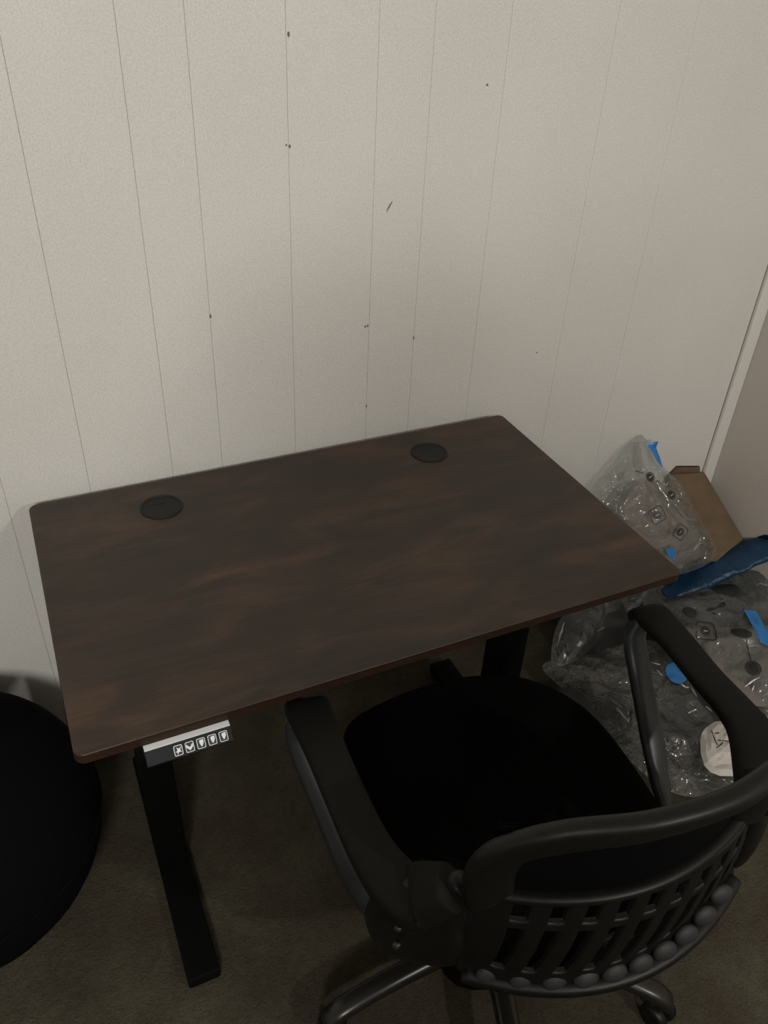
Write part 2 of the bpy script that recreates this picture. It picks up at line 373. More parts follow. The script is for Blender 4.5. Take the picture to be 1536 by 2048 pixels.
# seat
def cushion(bm, outl, z0, z1, dome=.02, rings=7, edge=.035):
    n = len(outl); cx = sum(p[0] for p in outl)/n; cy = sum(p[1] for p in outl)/n
    L = []
    zm = (z0+z1)/2
    prof = [(.90, z0), (.965, z0+.006), (.995, z0+(z1-z0)*.35), (1.0, z0+(z1-z0)*.55), (.985, z0+(z1-z0)*.8), (.95, z1-.004), (.88, z1+dome*.3), (.7, z1+dome*.7), (.4, z1+dome*.95), (.1, z1+dome)]
    for r, z in prof: L.append([bm.verts.new((cx+(x-cx)*r, cy+(y-cy)*r, z)) for x, y in outl])
    for a, b in zip(L, L[1:]):
        for i in range(n): bm.faces.new((a[i], a[(i+1)%n], b[(i+1)%n], b[i]))
    bm.faces.new(L[0][::-1]); bm.faces.new(L[-1])
    return bm
seat_out = [cr([(-.20,.262),(-.08,.298),(.05,.300),(.155,.262),(.225,.165),(.240,.02),(.225,-.14),(.17,-.215),(0,-.235),(-.17,-.215),(-.205,-.14),(-.215,.05),(-.222,.20)], i/52, True) for i in range(52)]
obj('seat', cushion(bmesh.new(), seat_out, .405, .468, dome=.012), M_fabric, chair, smooth=True)
obj('seat_pan', prism(bmesh.new(), [(x*.9, y*.9) for x, y in seat_out], .385, .406), M_plas, chair, bevel=.004)
obj('tilt_mechanism', bx(-.075, .075, -.16, .09, .345, .386), M_plas, chair, bevel=.01)
bm = bmesh.new(); sweep(bm, [(.075, .02, .365, .012, .012), (.16, .02, .362, .012, .012), (.215, .02, .358, .024, .012)], n=10, k=8)
obj('tilt_lever', bm, M_plas, chair, smooth=True)
bm = lathe(bmesh.new(), [(.026, .10), (.026, .24), (.021, .242), (.021, .35)], n=24); obj('gas_column', bm, M_gloss, chair, bevel=.002)
# backrest surface
def backY(x, z):
    y = -.272 + 1.5*x*x
    y += -.12*(z-.70) if z > .70 else 0
    if z < .60: y += 2.6*(.60-z)**2 + .0
    return y
def bp_(x, z, off=0): return (x, backY(x, z)+off, z)
# upper rim: one loop round the mesh
TOPZ = .865
rim = []
path = [(-.180,.684,.060),(-.188,.735,.066),(-.180,.795,.066),(-.135,.842,.046),(-.05,.862,.032),(.05,.862,.030),(.135,.842,.044),(.180,.795,.062),(.188,.735,.066),(.180,.684,.060)]
bm = bmesh.new(); sweep(bm, [(*bp_(x, z), w_, .026) for x, z, w_ in path], n=80, k=18, up=(0, 1, 0), sq=.7)
obj('back_frame', bm, M_plas, chair, smooth=True)
# side wings that join the frame to the arms
for s in (-1, 1):
    bm = bmesh.new()
    sweep(bm, [(s*.206, -.210, .700, .040, .030), (s*.226, -.200, .672, .070, .038), (s*.246, -.192, .638, .112, .042), (s*.255, -.186, .595, .130, .046), (s*.248, -.186, .548, .120, .044), (s*.232, -.184, .520, .085, .034)], n=36, k=18, up=(s*.8, -1, 0), sq=.75)
    obj('back_wing', bm, M_plas, chair, smooth=True)
    for zz in (.640, .600):
        bm = lathe(bmesh.new(), [(.0052, .004), (.0052, -.003), (.003, -.004)], n=14, axis='Y'); 
        bmesh.ops.rotate(bm, verts=bm.verts, cent=(0,0,0), matrix=Matrix.Rotation(-s*.5, 3, 'Z')); bmesh.ops.translate(bm, verts=bm.verts, vec=(s*.285, -.182-.022, zz))
        obj('screw', bm, M_screw, chair, smooth=True)
# mesh panel
bm = bmesh.new(); G = {}
nx, nz = 24, 12
def zr(x, t):
    zt = .858 - 1.1*abs(x)**2.4
    return .692 + (zt-.692)*t
for i in range(nx+1):
    for j in range(nz+1):
        x = -.190+.380*i/nx; z = zr(x, j/nz)
        G[i, j] = (bm.verts.new((x, backY(x, z)+.012, z)), bm.verts.new((x, backY(x, z)+.008, z)))
for i in range(nx):
    for j in range(nz):
        for s in (0, 1): bm.faces.new((G[i,j][s], G[i+1,j][s], G[i+1,j+1][s], G[i,j+1][s]))
obj('mesh_panel', bm, M_mesh, chair, smooth=True)
# lumbar shell: one curved plastic plate with two rows of upright slots, a rolled top edge and a ledge along the bottom
def shY(x, z):
    t = (.69-z)/.16
    return -.272 + 1.5*x*x - .020*math.sin(min(max(t, 0), 1)*PI*.75)
xs_ = [-.212, -.172]; pitch = .0375
for k in range(9): xs_ += [-.172+.0125+k*pitch*1.017, -.172+.0125+k*pitch*1.017+.0247]
xs_ = sorted(set(round(x, 5) for x in xs_ if x <= .1725))+[.212]
xs_ = [-.212]+[v for k in range(9) for v in (-.1670+k*.0385, -.1670+k*.0385+.0180)]+[.212]
zs_ = [.692, .676, .640, .632, .616, .608, .560, .552, .536]
bm = bmesh.new(); th = .010; VV = {}
def fine(a, b, n): return [a+(b-a)*k/n for k in range(n)]
XS = []; solid = []
for k in range(len(xs_)-1):
    n = 4 if k in (0, len(xs_)-2) else 2
    for q_ in fine(xs_[k], xs_[k+1], n): XS.append(q_); solid.append(k % 2 == 0)
XS.append(.212)
rows = [(.692, True), (.677, False), (.664, False), (.650, True), (.639, False), (.612, False), (.586, False), (.562, True), (.545, True), (.534, True)]
for i, x in enumerate(XS):
    for j_, (z, _) in enumerate(rows):
        led = -.004 if j_ == 8 else (-.012 if j_ == 9 else 0)
        y = shY(x, z)+led; zz = z + .012*(x/.21)**2*(j_ >= 7); xx = x + .35*(z-.61)*max(0, 1-(abs(x)/.212)**4)
        for sd in (0, 1): VV[i, j_, sd] = bm.verts.new((xx, y+(th if sd else 0), zz))
ok = lambda i, j_: 0 <= i < len(XS)-1 and 0 <= j_ < len(rows)-1 and (solid[i] or rows[j_][1])
for i in range(len(XS)-1):
    for j_ in range(len(rows)-1):
        if not ok(i, j_): continue
        for sd in (0, 1): bm.faces.new((VV[i,j_,sd], VV[i+1,j_,sd], VV[i+1,j_+1,sd], VV[i,j_+1,sd]))
        for di, dj, e0, e1 in ((-1, 0, (i, j_), (i, j_+1)), (1, 0, (i+1, j_), (i+1, j_+1)), (0, -1, (i, j_), (i+1, j_)), (0, 1, (i, j_+1), (i+1, j_+1))):
            if not ok(i+di, j_+dj): bm.faces.new((VV[(*e0, 0)], VV[(*e1, 0)], VV[(*e1, 1)], VV[(*e0, 1)]))
obj('back_shell', bm, M_plas, chair, bevel=.0025, seg=3, angle=50)
bm = bmesh.new(); sweep(bm, [(x, shY(x, .692)+.004, .692, .022, .013) for x in [-.212+.424*i/16 for i in range(17)]], n=56, k=12, sq=.8); obj('shell_edge', bm, M_plas, chair, smooth=True)
bm = bmesh.new(); sweep(bm, [(x, shY(x, .534)-.010, .534+.012*(x/.21)**2, .028, .018) for x in [-.205+.41*i/16 for i in range(17)]], n=56, k=12, sq=.8); obj('shell_ledge', bm, M_plas, chair, smooth=True)
for k in range(10):
    x = -.1655+.0085+k*.0385
    bm = bmesh.new(); bmesh.ops.create_icosphere(bm, subdivisions=3, radius=1)
    for v_ in bm.verts: v_.co = Vector((x-.02+v_.co.x*.0185, shY(x-.02, .54)-.008+v_.co.y*.0085+.35*v_.co.z*.014, .544+.012*(x/.21)**2+v_.co.z*.013))
    obj('rib_foot', bm, M_ribs, chair, smooth=True)
# bracket seat to back
bm = bmesh.new(); sweep(bm, [(0, -.12, .375, .075, .02), (0, -.20, .385, .075, .02), (0, -.255, .47, .07, .018), (0, -.262, .56, .06, .014)], n=20, k=10, up=(0, .5, 1)); obj('back_bracket', bm, M_plas, chair, smooth=True)
# arms
for s in (-1, 1):
    arm = empty('armrest', (0, 0, 0)); arm.parent = chair
    def wl(x, y, z, a, b):       # room coordinates to the chair's own
        q = Matrix.Rotation(-CRZ, 3, 'Z') @ (Vector((x, y, z))-Vector(CH)); return (q.x, q.y, q.z, a, b)
    if s < 0: xs = ((.326,-.562),(.324,-.575),(.319,-.66),(.315,-.76),(.316,-.835),(.330,-.895))
    else: xs = ((.950,-.586),(.948,-.602),(.940,-.675),(.926,-.76),(.920,-.83),(.905,-.885))
    pad = [wl(*xs[0], .640, .062, .018), wl(*xs[1], .654, .068, .026), wl(*xs[2], .660, .058, .026), wl(*xs[3], .662, .056, .026), wl(*xs[4], .662, .060, .028), wl(*xs[5], .662, .072, .036), (s*.250, -.190, .672, .074, .050), (s*.224, -.206, .700, .05, .05)]
    bm = bmesh.new(); sweep(bm, pad, n=44, k=16, sq=.6); obj('arm_pad', bm, M_pad, arm, smooth=True)
    dx = -s*.006; sx = -.024
    st = [wl(xs[1][0]+sx*.6, xs[1][1]-.004, .648, .040, .020), wl(xs[1][0]+dx+sx, xs[1][1]-.010, .615, .042, .024), wl(xs[1][0]+2*dx+sx, xs[1][1]-.045, .570, .042, .024), wl(xs[1][0]+4*dx+sx, xs[1][1]-.105, .510, .042, .024), wl(xs[1][0]+6*dx+sx, xs[1][1]-.165, .452, .042, .024), (s*.25, -.060, .410, .042, .024), (s*.17, -.06, .394, .042, .016)]
    bm = bmesh.new(); sweep(bm, st, n=40, k=14, up=(0, 1, .3), sq=.7); obj('arm_strut', bm, M_strut, arm, smooth=True)
# base
hub = lathe(bmesh.new(), [(.030, .060), (.040, .066), (.042, .105), (.034, .118), (.022, .120)], n=28); obj('base_hub', hub, M_gloss, chair, smooth=True)
for k, deg in enumerate((188, 256, 322, 36, 110)):
    a = math.radians(deg); ca, sa = math.cos(a), math.sin(a)
    pts = [(ca*.02, sa*.02, .088, .046, .040), (ca*.12, sa*.12, .098, .040, .034), (ca*.22, sa*.22, .098, .038, .028), (ca*.305, sa*.305, .084, .038, .026), (ca*.332, sa*.332, .062, .036, .022)]
    bm = bmesh.new(); sweep(bm, pts, n=20, k=12, sq=.7); leg = obj('base_leg', bm, M_gloss, chair, smooth=True)
    cx, cy = ca*.322, sa*.322; sw = a+1.0
    cm = Matrix.Translation((cx, cy, 0)) @ Matrix.Rotation(sw, 4, 'Z')
    for d in (-.014, .014):
        bm = lathe(bmesh.new(), [(.012, -.009), (.023, -.009), (.0252, -.005), (.0252, .005), (.023, .009), (.012, .009)], (d, 0, .0255), 20, 'X')
        bmesh.ops.transform(bm, matrix=cm, verts=bm.verts); obj('caster_wheel', bm, M_plas, leg, smooth=True)

# ------------------------------------------------------------------ round pouf at the left edge
pouf = empty('round_pouf', (-.245, -.245, 0))
tag(pouf, 'black round padded pouf on the carpet at the left edge of the photo', 'pouf')
def pprof(n=18):
    out = [(.16, 0)]
    for i in range(n+1):
        a = -PI/2*.72+(PI/2*.72+PI/2)*i/n
        out.append((max(.252*math.cos(a)**.8 if math.cos(a) > 0 else .001, .001), .225+.232*math.sin(a)))
    return out
obj('cover', lathe(bmesh.new(), pprof(), n=56, caps=True), M_stool, pouf, smooth=True)
bm = bmesh.new(); sweep(bm, [(.2535*math.cos(2*PI*i/24), .2535*math.sin(2*PI*i/24), .225, .006, .006) for i in range(24)], n=72, k=8, closed=True)
obj('seam_piping', bm, M_stool, pouf, smooth=True)
bm = lathe(bmesh.new(), [(.02, .448), (.018, .4605), (.008, .463)], n=20); obj('top_button', bm, M_stool, pouf, smooth=True)

# ------------------------------------------------------------------ packaging in the corner
def resample(pts, n):
    return [Vector(cr([tuple(p) for p in pts], i/n, True)) for i in range(n)]
def pillow(name, outl, nrm, hf, hb, m, seed=0, crump=.012, n=110, rings=34, parent=None, zmin=.003, freq=9.0, sm=True, power=2.4):
    """a closed crumpled film bag: two skins meeting along a seam"""
    O = resample(outl, n); c = sum(O, Vector())/n; nrm = Vector(nrm).normalized()
    bm = bmesh.new(); seedv = Vector((seed*7.3, seed*3.1, seed*1.7))
    def disp(p, r):
        q = p*freq+seedv
        a = 1-abs(noise.noise(q))*2.4
        b = 1-abs(noise.noise(q*2.3+Vector((5, 2, 8))))*2.4
        d = noise.noise(p*3.0+seedv)
        return crump*(a*.9+b*.42+d*1.1)
    def put(i, k, side):
        r = k/rings; p = c+(O[i]-c)*r
        h = (hf if side > 0 else hb)*(1-r**power)
        e = min(1.0, (1-r)*6+.10)
        q = p+nrm*side*(h)+nrm*disp(p+nrm*(.2 if side < 0 else 0), r)*e
        jit = noise.noise_vector(p*14+seedv)*crump*.7*e; q += jit
        q.z = max(q.z, zmin); q.x = min(q.x, WX-.004); q.y = min(q.y, WY-.012)
        return bm.verts.new(q)
    for side in (1, -1):
        cen = put(0, 0, side) ; L = []
        for k in range(1, rings+1): L.append([put(i, k, side) for i in range(n)])
        for i in range(n): bm.faces.new((cen, L[0][i], L[0][(i+1)%n]))
        for a, b in zip(L, L[1:]):
            for i in range(n): bm.faces.new((a[i], b[i], b[(i+1)%n], a[(i+1)%n]))
    bmesh.ops.remove_doubles(bm, verts=bm.verts, dist=1e-5)
    o = obj(name, bm, m, parent, smooth=sm)
    return o
def bvh(o):
    me = o.data
    return BVHTree.FromPolygons([v.co.copy() for v in me.vertices], [tuple(p.vertices) for p in me.polygons])
def see(tree, px, py):
    from mathutils import Euler
    r = (Euler(CAM_ROT, 'XYZ').to_matrix() @ Vector(((px-768)/F_PX, -(py-1024)/F_PX, -1))).normalized()
    h = tree.ray_cast(CAM_LOC, r)
    return h[0], (h[1] if h[1] is None or h[1].dot(r) < 0 else -h[1])
def patch(name, host, tree, px, py, poly, m, rot=0.0, off=.0025, nrm=None, up=(0, 0, 1), fill=4):
    """a printed mark or a piece of tape lying on a film: a flat outline in metres, laid on the surface"""
    p, n = see(tree, px, py)
    if p is None: return None
    n = Vector(nrm).normalized() if nrm else n
    e1 = Vector(up).cross(n).normalized(); e2 = n.cross(e1)
    bm = bmesh.new(); c, s = math.cos(rot), math.sin(rot)
    cx = sum(q[0] for q in poly)/len(poly); cy = sum(q[1] for q in poly)/len(poly)
    def V(x, y):
        X, Y = x*c-y*s, x*s+y*c
        q = p+e1*X+e2*Y
        h = tree.ray_cast(q+n*.06, -n, .14)
        if h[0] is not None: q = h[0]
        return bm.verts.new(q+n*off)
    return p, n, bm, V, cx, cy
def decal(name, host, tree, px, py, poly, m, rot=0.0, off=.0025, nrm=None, rings=3):
    r = patch(name, host, tree, px, py, poly, m, rot, off, nrm)
    if r is None: print('MISS', name, px, py); return
    p, n, bm, V, cx, cy = r
    L = [[V(cx+(x-cx)*k/rings, cy+(y-cy)*k/rings) for x, y in poly] for k in range(1, rings+1)]
    cen = V(cx, cy); N = len(poly)
    for i in range(N): bm.faces.new((cen, L[0][i], L[0][(i+1)%N]))
    for a, b in zip(L, L[1:]):
        for i in range(N): bm.faces.new((a[i], b[i], b[(i+1)%N], a[(i+1)%N]))
    return obj(name, bm, m, host, smooth=True)
def ring_decal(name, host, tree, px, py, outer, inner, m, rot=0.0, off=.003, nrm=None):
    r = patch(name, host, tree, px, py, outer, m, rot, off, nrm)
    if r is None: print('MISS', name, px, py); return
    p, n, bm, V, cx, cy = r
    A = [V(*q) for q in outer]; B = [V(*q) for q in inner]; N = len(A)
    for i in range(N): bm.faces.new((A[i], A[(i+1)%N], B[(i+1)%N], B[i]))
    return obj(name, bm, m, host, smooth=True)
circp = lambda r, n=20, cx=0, cy=0: [(cx+r*math.cos(2*PI*i/n), cy+r*math.sin(2*PI*i/n)) for i in range(n)]
rr = lambda a, r=.006, n=4: rrect(-a, a, -a, a, r, n)
barp = lambda L, w: [(-L/2+L*i/8, -w/2) for i in range(9)]+[(L/2-L*i/8, w/2) for i in range(9)]

# cardboard box leaning in the corner
nB = Vector((0, -1, 1.3)); dB = nB.dot(Vector((0, .0, .385)))
ct = empty('cardboard_box', (1.66, -.2, 0))
tag(ct, 'plain brown cardboard box leaning into the room corner beside the clear bag', 'box')
def bpt(px, py, off=0): return P3(px, py, nB, dB+off)-Vector((1.66, -.2, 0))
q = [bpt(1322, 935), bpt(1408, 942), bpt(1512, 1098), bpt(1446, 1126), bpt(1350, 1105)]
nn = nB.normalized()
bm = bmesh.new()
def slab(bm, q, th, nn):
    a = [bm.verts.new(p) for p in q]; b = [bm.verts.new(p-nn*th) for p in q]; n = len(q)
    for i in range(n): bm.faces.new((a[i], a[(i+1)%n], b[(i+1)%n], b[i]))
    bm.faces.new(a); bm.faces.new(b[::-1])
slab(bm, q, .0, nn) if False else None
tl, tr, br_, bl_, ml = q
slab(bm, q, .045, nn)
for v_ in bm.verts:
    v_.co.x = min(v_.co.x, WX-1.66-.004); v_.co.y = min(v_.co.y, WY+.2-.012)
obj('carton', bm, M_card, ct, bevel=.004)
for o_, h_, m_ in ((-.004, .020, M_card), (-.030, .014, M_cardedge)):
    bm = bmesh.new(); f1 = [tl+Vector((.004, 0, -.012))+nn*o_, tr+Vector((-.006, 0, -.012))+nn*o_, tr+Vector((-.016, .010, h_))+nn*o_, tl+Vector((.030, .008, h_*.8))+nn*o_]
    slab(bm, f1, .004, nn)
    for v_ in bm.verts: v_.co.y = min(v_.co.y, WY+.2-.004)
    obj('top_flap', bm, m_, ct)

# bag A: printed clear bag leaning on the wall beside the desk
nA = Vector((0, -1, .66)); dA = nA.dot(Vector((0, -.035, .50)))
A_ = lambda x, y: P3(x, y, nA, dA)
outA = [A_(*p) for p in ((1195,992),(1228,940),(1252,896),(1281,870),(1296,888),(1318,925),(1342,948),(1372,990),(1402,1040),(1430,1092),(1425,1120),(1390,1140),(1345,1150),(1300,1135),(1240,1075),(1205,1030))]
bagA = pillow('clear_plastic_bag', outA, nA, .045, .02, M_film, seed=1, crump=.009)
tag(bagA, 'clear plastic bag with round black prints leaning on the wall behind the desk corner', 'bag', 'clear printed plastic bags')
tA = bvh(bagA)
sheetA = [P3(x, y, nA, dA-.008) for x, y in ((1268,975),(1300,962),(1330,970),(1372,1020),(1412,1085),(1390,1120),(1330,1128),(1275,1085),(1245,1040),(1250,1000))]
sA = pillow('packing_sheet', sheetA, nA, .010, .004, M_greypaper, seed=9, crump=.003, n=50, rings=12)
tag(sA, 'grey brown folded packing sheet inside the clear bag leaning on the wall', 'packing sheet')
def printmark(host, tree, px, py, r, frame=0, rot=0.3, nrm=None, text=True):
    ring_decal('print_ring', host, tree, px, py, circp(r), circp(r*.80), M_ink, nrm=nrm)
    decal('print_disc', host, tree, px, py, circp(r*.74), M_ink, nrm=nrm)
    if text: decal('print_bar', host, tree, px, py, barp(r*.9, r*.28), M_inkpale, rot=rot, off=.0035, nrm=nrm, rings=1)
    if frame: ring_decal('print_frame', host, tree, px, py, rr(frame, frame*.35), rr(frame*.90, frame*.30), M_ink, rot=rot, nrm=nrm)
printmark(bagA, tA, 1299, 954, .0125, nrm=nA)
decal('print_line', bagA, tA, 1278, 944, barp(.018, .0020), M_ink, rot=-.55, nrm=nA)
decal('print_line', bagA, tA, 1315, 962, barp(.008, .0020), M_ink, rot=-.55, nrm=nA)
printmark(bagA, tA, 1342, 990, .0115, nrm=nA)
for a, b, r_ in ((1360, 1000, -.5), (1375, 1010, -.7), (1386, 1022, -.9)): decal('print_line', bagA, tA, a, b, barp(.016, .0018), M_ink, rot=r_, nrm=nA)
printmark(bagA, tA, 1313, 1030, .0105, .020, nrm=nA)
printmark(bagA, tA, 1359, 1064, .0100, .018, rot=.8, nrm=nA)
# blue tape on bag A
tpA = [(0, .036), (.022, .036), (.016, .018), (.022, .002), (.034, -.022), (.018, -.034), (.006, -.014), (.001, .010)]
d_ = decal('tape', bagA, tA, 1312, 912, [(x-.012, y) for x, y in tpA], M_tape, off=.006, nrm=nA)
d_ = decal('tape', bagA, tA, 1339, 1106, [(-.02, .016), (.008, .012), (.016, -.012), (.006, -.018), (-.008, -.004)], M_tape, off=.006, nrm=nA)

# bag B: large bag on the floor against the right wall
B_ = lambda x, y, z=.13: P3(x, y, (0, 0, 1), z)
outB = [B_(*p) for p in ((1285,1215),(1310,1170),(1370,1150),(1440,1140),(1520,1120),(1600,1150),(1660,1230),(1680,1330),(1640,1420),(1570,1450),(1490,1420),(1430,1360),(1370,1300),(1310,1255))]
bagB = pillow('clear_plastic_bag', outB, (0, 0, 1), .06, .12, M_filmw, seed=2, crump=.016)
tag(bagB, 'large clear plastic bag of packaging heaped on the carpet by the right wall', 'bag', 'clear printed plastic bags')
tB = bvh(bagB)
shB = [B_(x, y, .15) for x, y in ((1362,1262),(1440,1256),(1536,1250),(1610,1260),(1640,1330),(1590,1400),(1500,1410),(1430,1360))]
sB = pillow('packing_sheet', shB, (0, 0, 1), .008, .004, M_greypaper, seed=5, crump=.003, n=50, rings=12)
tag(sB, 'grey flat packing sheet inside the large bag by the right wall', 'packing sheet')
printmark(bagB, tB, 1411, 1262, .012, .024, rot=.1, nrm=(-.5, -.55, .75), text=True)
decal('print_disc', bagB, tB, 1483, 1266, [(x*1.5, y*.8) for x, y in circp(.015)], M_ink, nrm=(-.5, -.55, .75))
for a, b in ((1494, 1288), (1496, 1302), (1500, 1316)): decal('print_line', bagB, tB, a, b, barp(.022, .0022), M_ink, rot=1.75, nrm=(-.5, -.55, .75))
printmark(bagB, tB, 1506, 1336, .017, nrm=(-.5, -.55, .75), text=False)
decal('tape', bagB, tB, 1512, 1245, [(-.026, .030), (.004, .034), (.016, .006), (.034, -.030), (.040, -.060), (.010, -.052), (-.010, -.010)], M_tape, off=.006, nrm=(-.5, -.55, .75))
# dark contents
def lump(name, cx, cy, cz, sx, sy, sz, m, seed, label, cat, group=None):
    bm = bmesh.new(); bmesh.ops.create_icosphere(bm, subdivisions=4, radius=1)
    for v_ in bm.verts:
        p = v_.co.copy(); p = Vector([math.copysign(abs(t)**.75, t) for t in p]); p *= 1+.16*noise.noise(p*1.8+Vector((seed, 0, 0)))
        v_.co = Vector((p.x*sx, p.y*sy, max(p.z*sz, -cz+.002)))
    o = obj(name, bm, m, smooth=True); o.location = (cx, cy, cz); tag(o, label, cat, group); return o
pc = B_(1425, 1215, .16); lump('foam_wrap', pc.x, pc.y, .15, .12, .06, .05, M_lump, 3, 'dark bundle of wrap inside the large bag under its blue band', 'wrap')
pc = B_(1190, 1245, .10); lump('foam_wrap', pc.x, pc.y, .09, .085, .075, .085, M_lump, 6, 'dark bundle of wrap in the clear bag below the desk corner', 'wrap')
pc = B_(1180, 1420, .05); lump('foam_wrap', pc.x, pc.y, .04, .10, .09, .036, M_lump, 8, 'flat dark bundle of wrap in the near bag beside the chair seat', 'wrap')
pc = B_(1370, 1430, .05); lump('foam_wrap', pc.x, pc.y, .045, .09, .05, .036, M_lump, 11, 'small dark bundle of wrap in the near bag inside the armrest loop', 'wrap')
# small dark bag under the desk's right end
outD = [B_(x, y, .12) for x, y in ((1105,1330),(1110,1260),(1140,1215),(1200,1180),(1270,1155),(1300,1170),(1290,1200),(1250,1235),(1210,1270),(1160,1315))]
bagD = pillow('clear_plastic_bag', outD, (0, 0, 1), .06, .10, M_film, seed=4, crump=.014, n=90, rings=26)
tag(bagD, 'clear plastic bag with dark contents under the right end of the desk', 'bag', 'clear printed plastic bags')
# bag C: nearer bag seen through the chair arm
outC = [B_(x, y, .06) for x, y in ((1085,1335),(1150,1305),(1230,1285),(1310,1282),(1385,1300),(1450,1370),(1500,1450),(1520,1540),(1450,1590),(1360,1590),(1290,1550),(1220,1480),(1150,1400))]
bagC = pillow('clear_plastic_bag', outC, (0, 0, 1), .06, .055, M_film, seed=7, crump=.016)
tag(bagC, 'flattened clear plastic bag on the carpet seen through the right armrest loop', 'bag', 'clear printed plastic bags')
tC = bvh(bagC)
decal('tape', bagC, tC, 1352, 1346, circp(.026, 24), M_tape, off=.006, nrm=(-.5, -.55, .75))
# folded blue bag lying along the top of the heap
pb = [B_(x, y, z) for x, y, z in ((1330, 1195, .16), (1385, 1165, .19), (1440, 1135, .23), (1500, 1108, .27), (1565, 1080, .31))]
bm = bmesh.new(); sweep(bm, [(p.x, p.y, p.z, w_, h_) for p, w_, h_ in zip(pb, (.05, .075, .085, .09, .08), (.012, .028, .034, .034, .03))], n=60, k=20, sq=1.0)
for v_ in bm.verts:
    v_.co += noise.noise_vector(v_.co*22)*.010; v_.co.x = min(v_.co.x, WX-.004)
bb = obj('blue_plastic_bag', bm, M_filmb, smooth=True)
tag(bb, 'folded blue plastic bag lying in a strip on top of the clear bags', 'bag')
# sharp folds in the films, which catch the lamps
M_fold = film('film_fold', (.80, .82, .82), .12, (.6, .6, .6), rough=.10, gl=(.35, .9), bump=.15, bs=60)
def fold(host, tree, px, w_=.006, h_=.005):
    pts = []
    for x, y in px:
        p, n = see(tree, x, y)
        if p is None: continue
        pts.append((*(p+n*.001), w_ if 0 < len(pts) < len(px)-1 else w_*.4, h_))
    if len(pts) < 2: return
    bm = bmesh.new(); sweep(bm, pts, n=18, k=8, sq=1.0)
    for v_ in bm.verts: v_.co += noise.noise_vector(v_.co*60)*.0022
    obj('film_fold', bm, M_fold, host, smooth=True)
for px in (((1266,1001),(1274,996),(1282,991)),((1313,966),(1321,979),(1331,993),(1337,1008)),((1349,1008),(1356,1019),(1366,1031),(1380,1041)),((1333,998),(1338,1006),(1335,1015)),
           ((1262,962),(1266,956),(1270,950)),((1284,972),(1290,970)),((1375,1104),(1386,1101),(1395,1090),(1402,1086)),((1424,1102),(1416,1094),(1408,1088)),((1241,1029),(1248,1034),(1256,1040)),((1365,1055),(1370,1062),(1368,1069))): fold(bagA, tA, px)
for px in (((1462,1176),(1461,1182),(1459,1187)),((1530,1175),(1536,1190),(1545,1200)),((1512,1172),(1522,1168),(1534,1172)),((1455,1190),(1446,1204)),((1508,1370),(1504,1385),(1500,1402)),((1480,1385),(1500,1365),(1530,1352))): fold(bagB, tB, px, .007, .006)
for px in (((1248,1435),(1253,1442),(1258,1438)),((1232,1417),(1244,1430),(1256,1446)),((1310,1486),(1318,1495),(1326,1503)),((1360,1368),(1370,1374),(1378,1376)),((1382,1376),(1388,1386),(1392,1394)),((1296,1324),(1310,1328),(1320,1330)),((1313,1340),(1320,1348),(1325,1353)),((1376,1426),(1392,1420)),((1100,1320),(1140,1305),(1180,1293),(1235,1282)),((1410,1415),(1418,1418),(1424,1424))): fold(bagC, tC, px, .006, .005)
tD = bvh(bagD)
for px in (((1194,1264),(1202,1257),(1210,1251)),((1210,1251),(1222,1247),(1235,1246)),((1262,1198),(1268,1196)),((1270,1193),(1276,1197)),((1130,1245),(1122,1270),(1115,1295))): fold(bagD, tD, px, .006, .005)
# white crumpled paper
outP = [B_(x, y, .12) for x, y in ((1400,1482),(1412,1455),(1450,1442),(1490,1500),(1500,1545),(1440,1552),(1408,1530))]
pp_ = pillow('crumpled_paper', outP, (-.3, -.4, 1), .018, .012, M_paper, seed=12, crump=.009, n=14, rings=5, freq=20, sm=False)
tag(pp_, 'crumpled white printed paper on the clear bag beside the chair back', 'paper')
tP = bvh(pp_)
for a, b, L_, r_ in ((1428, 1475, .030, 1.9), (1440, 1490, .022, .8), (1452, 1482, .036, .15), (1434, 1466, .01, .4)):
    decal('print_line', pp_, tP, a, b, barp(L_, .002), M_ink, rot=r_, nrm=(-.5, -.55, .75), off=.002)

# ------------------------------------------------------------------ the person taking the picture, whose soft shadow falls on the wall and carpet
M_sweat = mat('dark_sweater', (0.05, 0.055, 0.07), .9); M_jeans = mat('dark_trousers', (0.03, 0.035, 0.05), .9)
M_skin = mat('skin', (0.45, 0.28, 0.20), .55); M_hair = mat('brown_hair', (0.05, 0.03, 0.02), .7); M_shoe = mat('shoe_canvas', (0.04, 0.04, 0.04), .8)
M_phone = mat('phone_dark_glass', (0.02, 0.02, 0.025), .2)
def skinned(name, V, Ed, m, parent, root=0, sub=2):
    me = bpy.data.meshes.new(name); me.from_pydata([v[:3] for v in V], Ed, [])
    o = bpy.data.objects.new(name, me); C.objects.link(o); o.parent = parent; me.materials.append(m)
    md = o.modifiers.new('skin', 'SKIN'); md.use_smooth_shade = True
    for i, v in enumerate(V):
        r = v[3] if isinstance(v[3], tuple) else (v[3], v[3])
        me.skin_vertices[0].data[i].radius = r
    me.skin_vertices[0].data[root].use_root = True
    sd = o.modifiers.new('sub', 'SUBSURF'); sd.levels = sub; sd.render_levels = sub
    return o
PX, PYY = .03, -1.84
per = empty('person', (PX, PYY, 0))
tag(per, 'person in a dark sweater standing before the desk, holding up a phone with both hands', 'person')
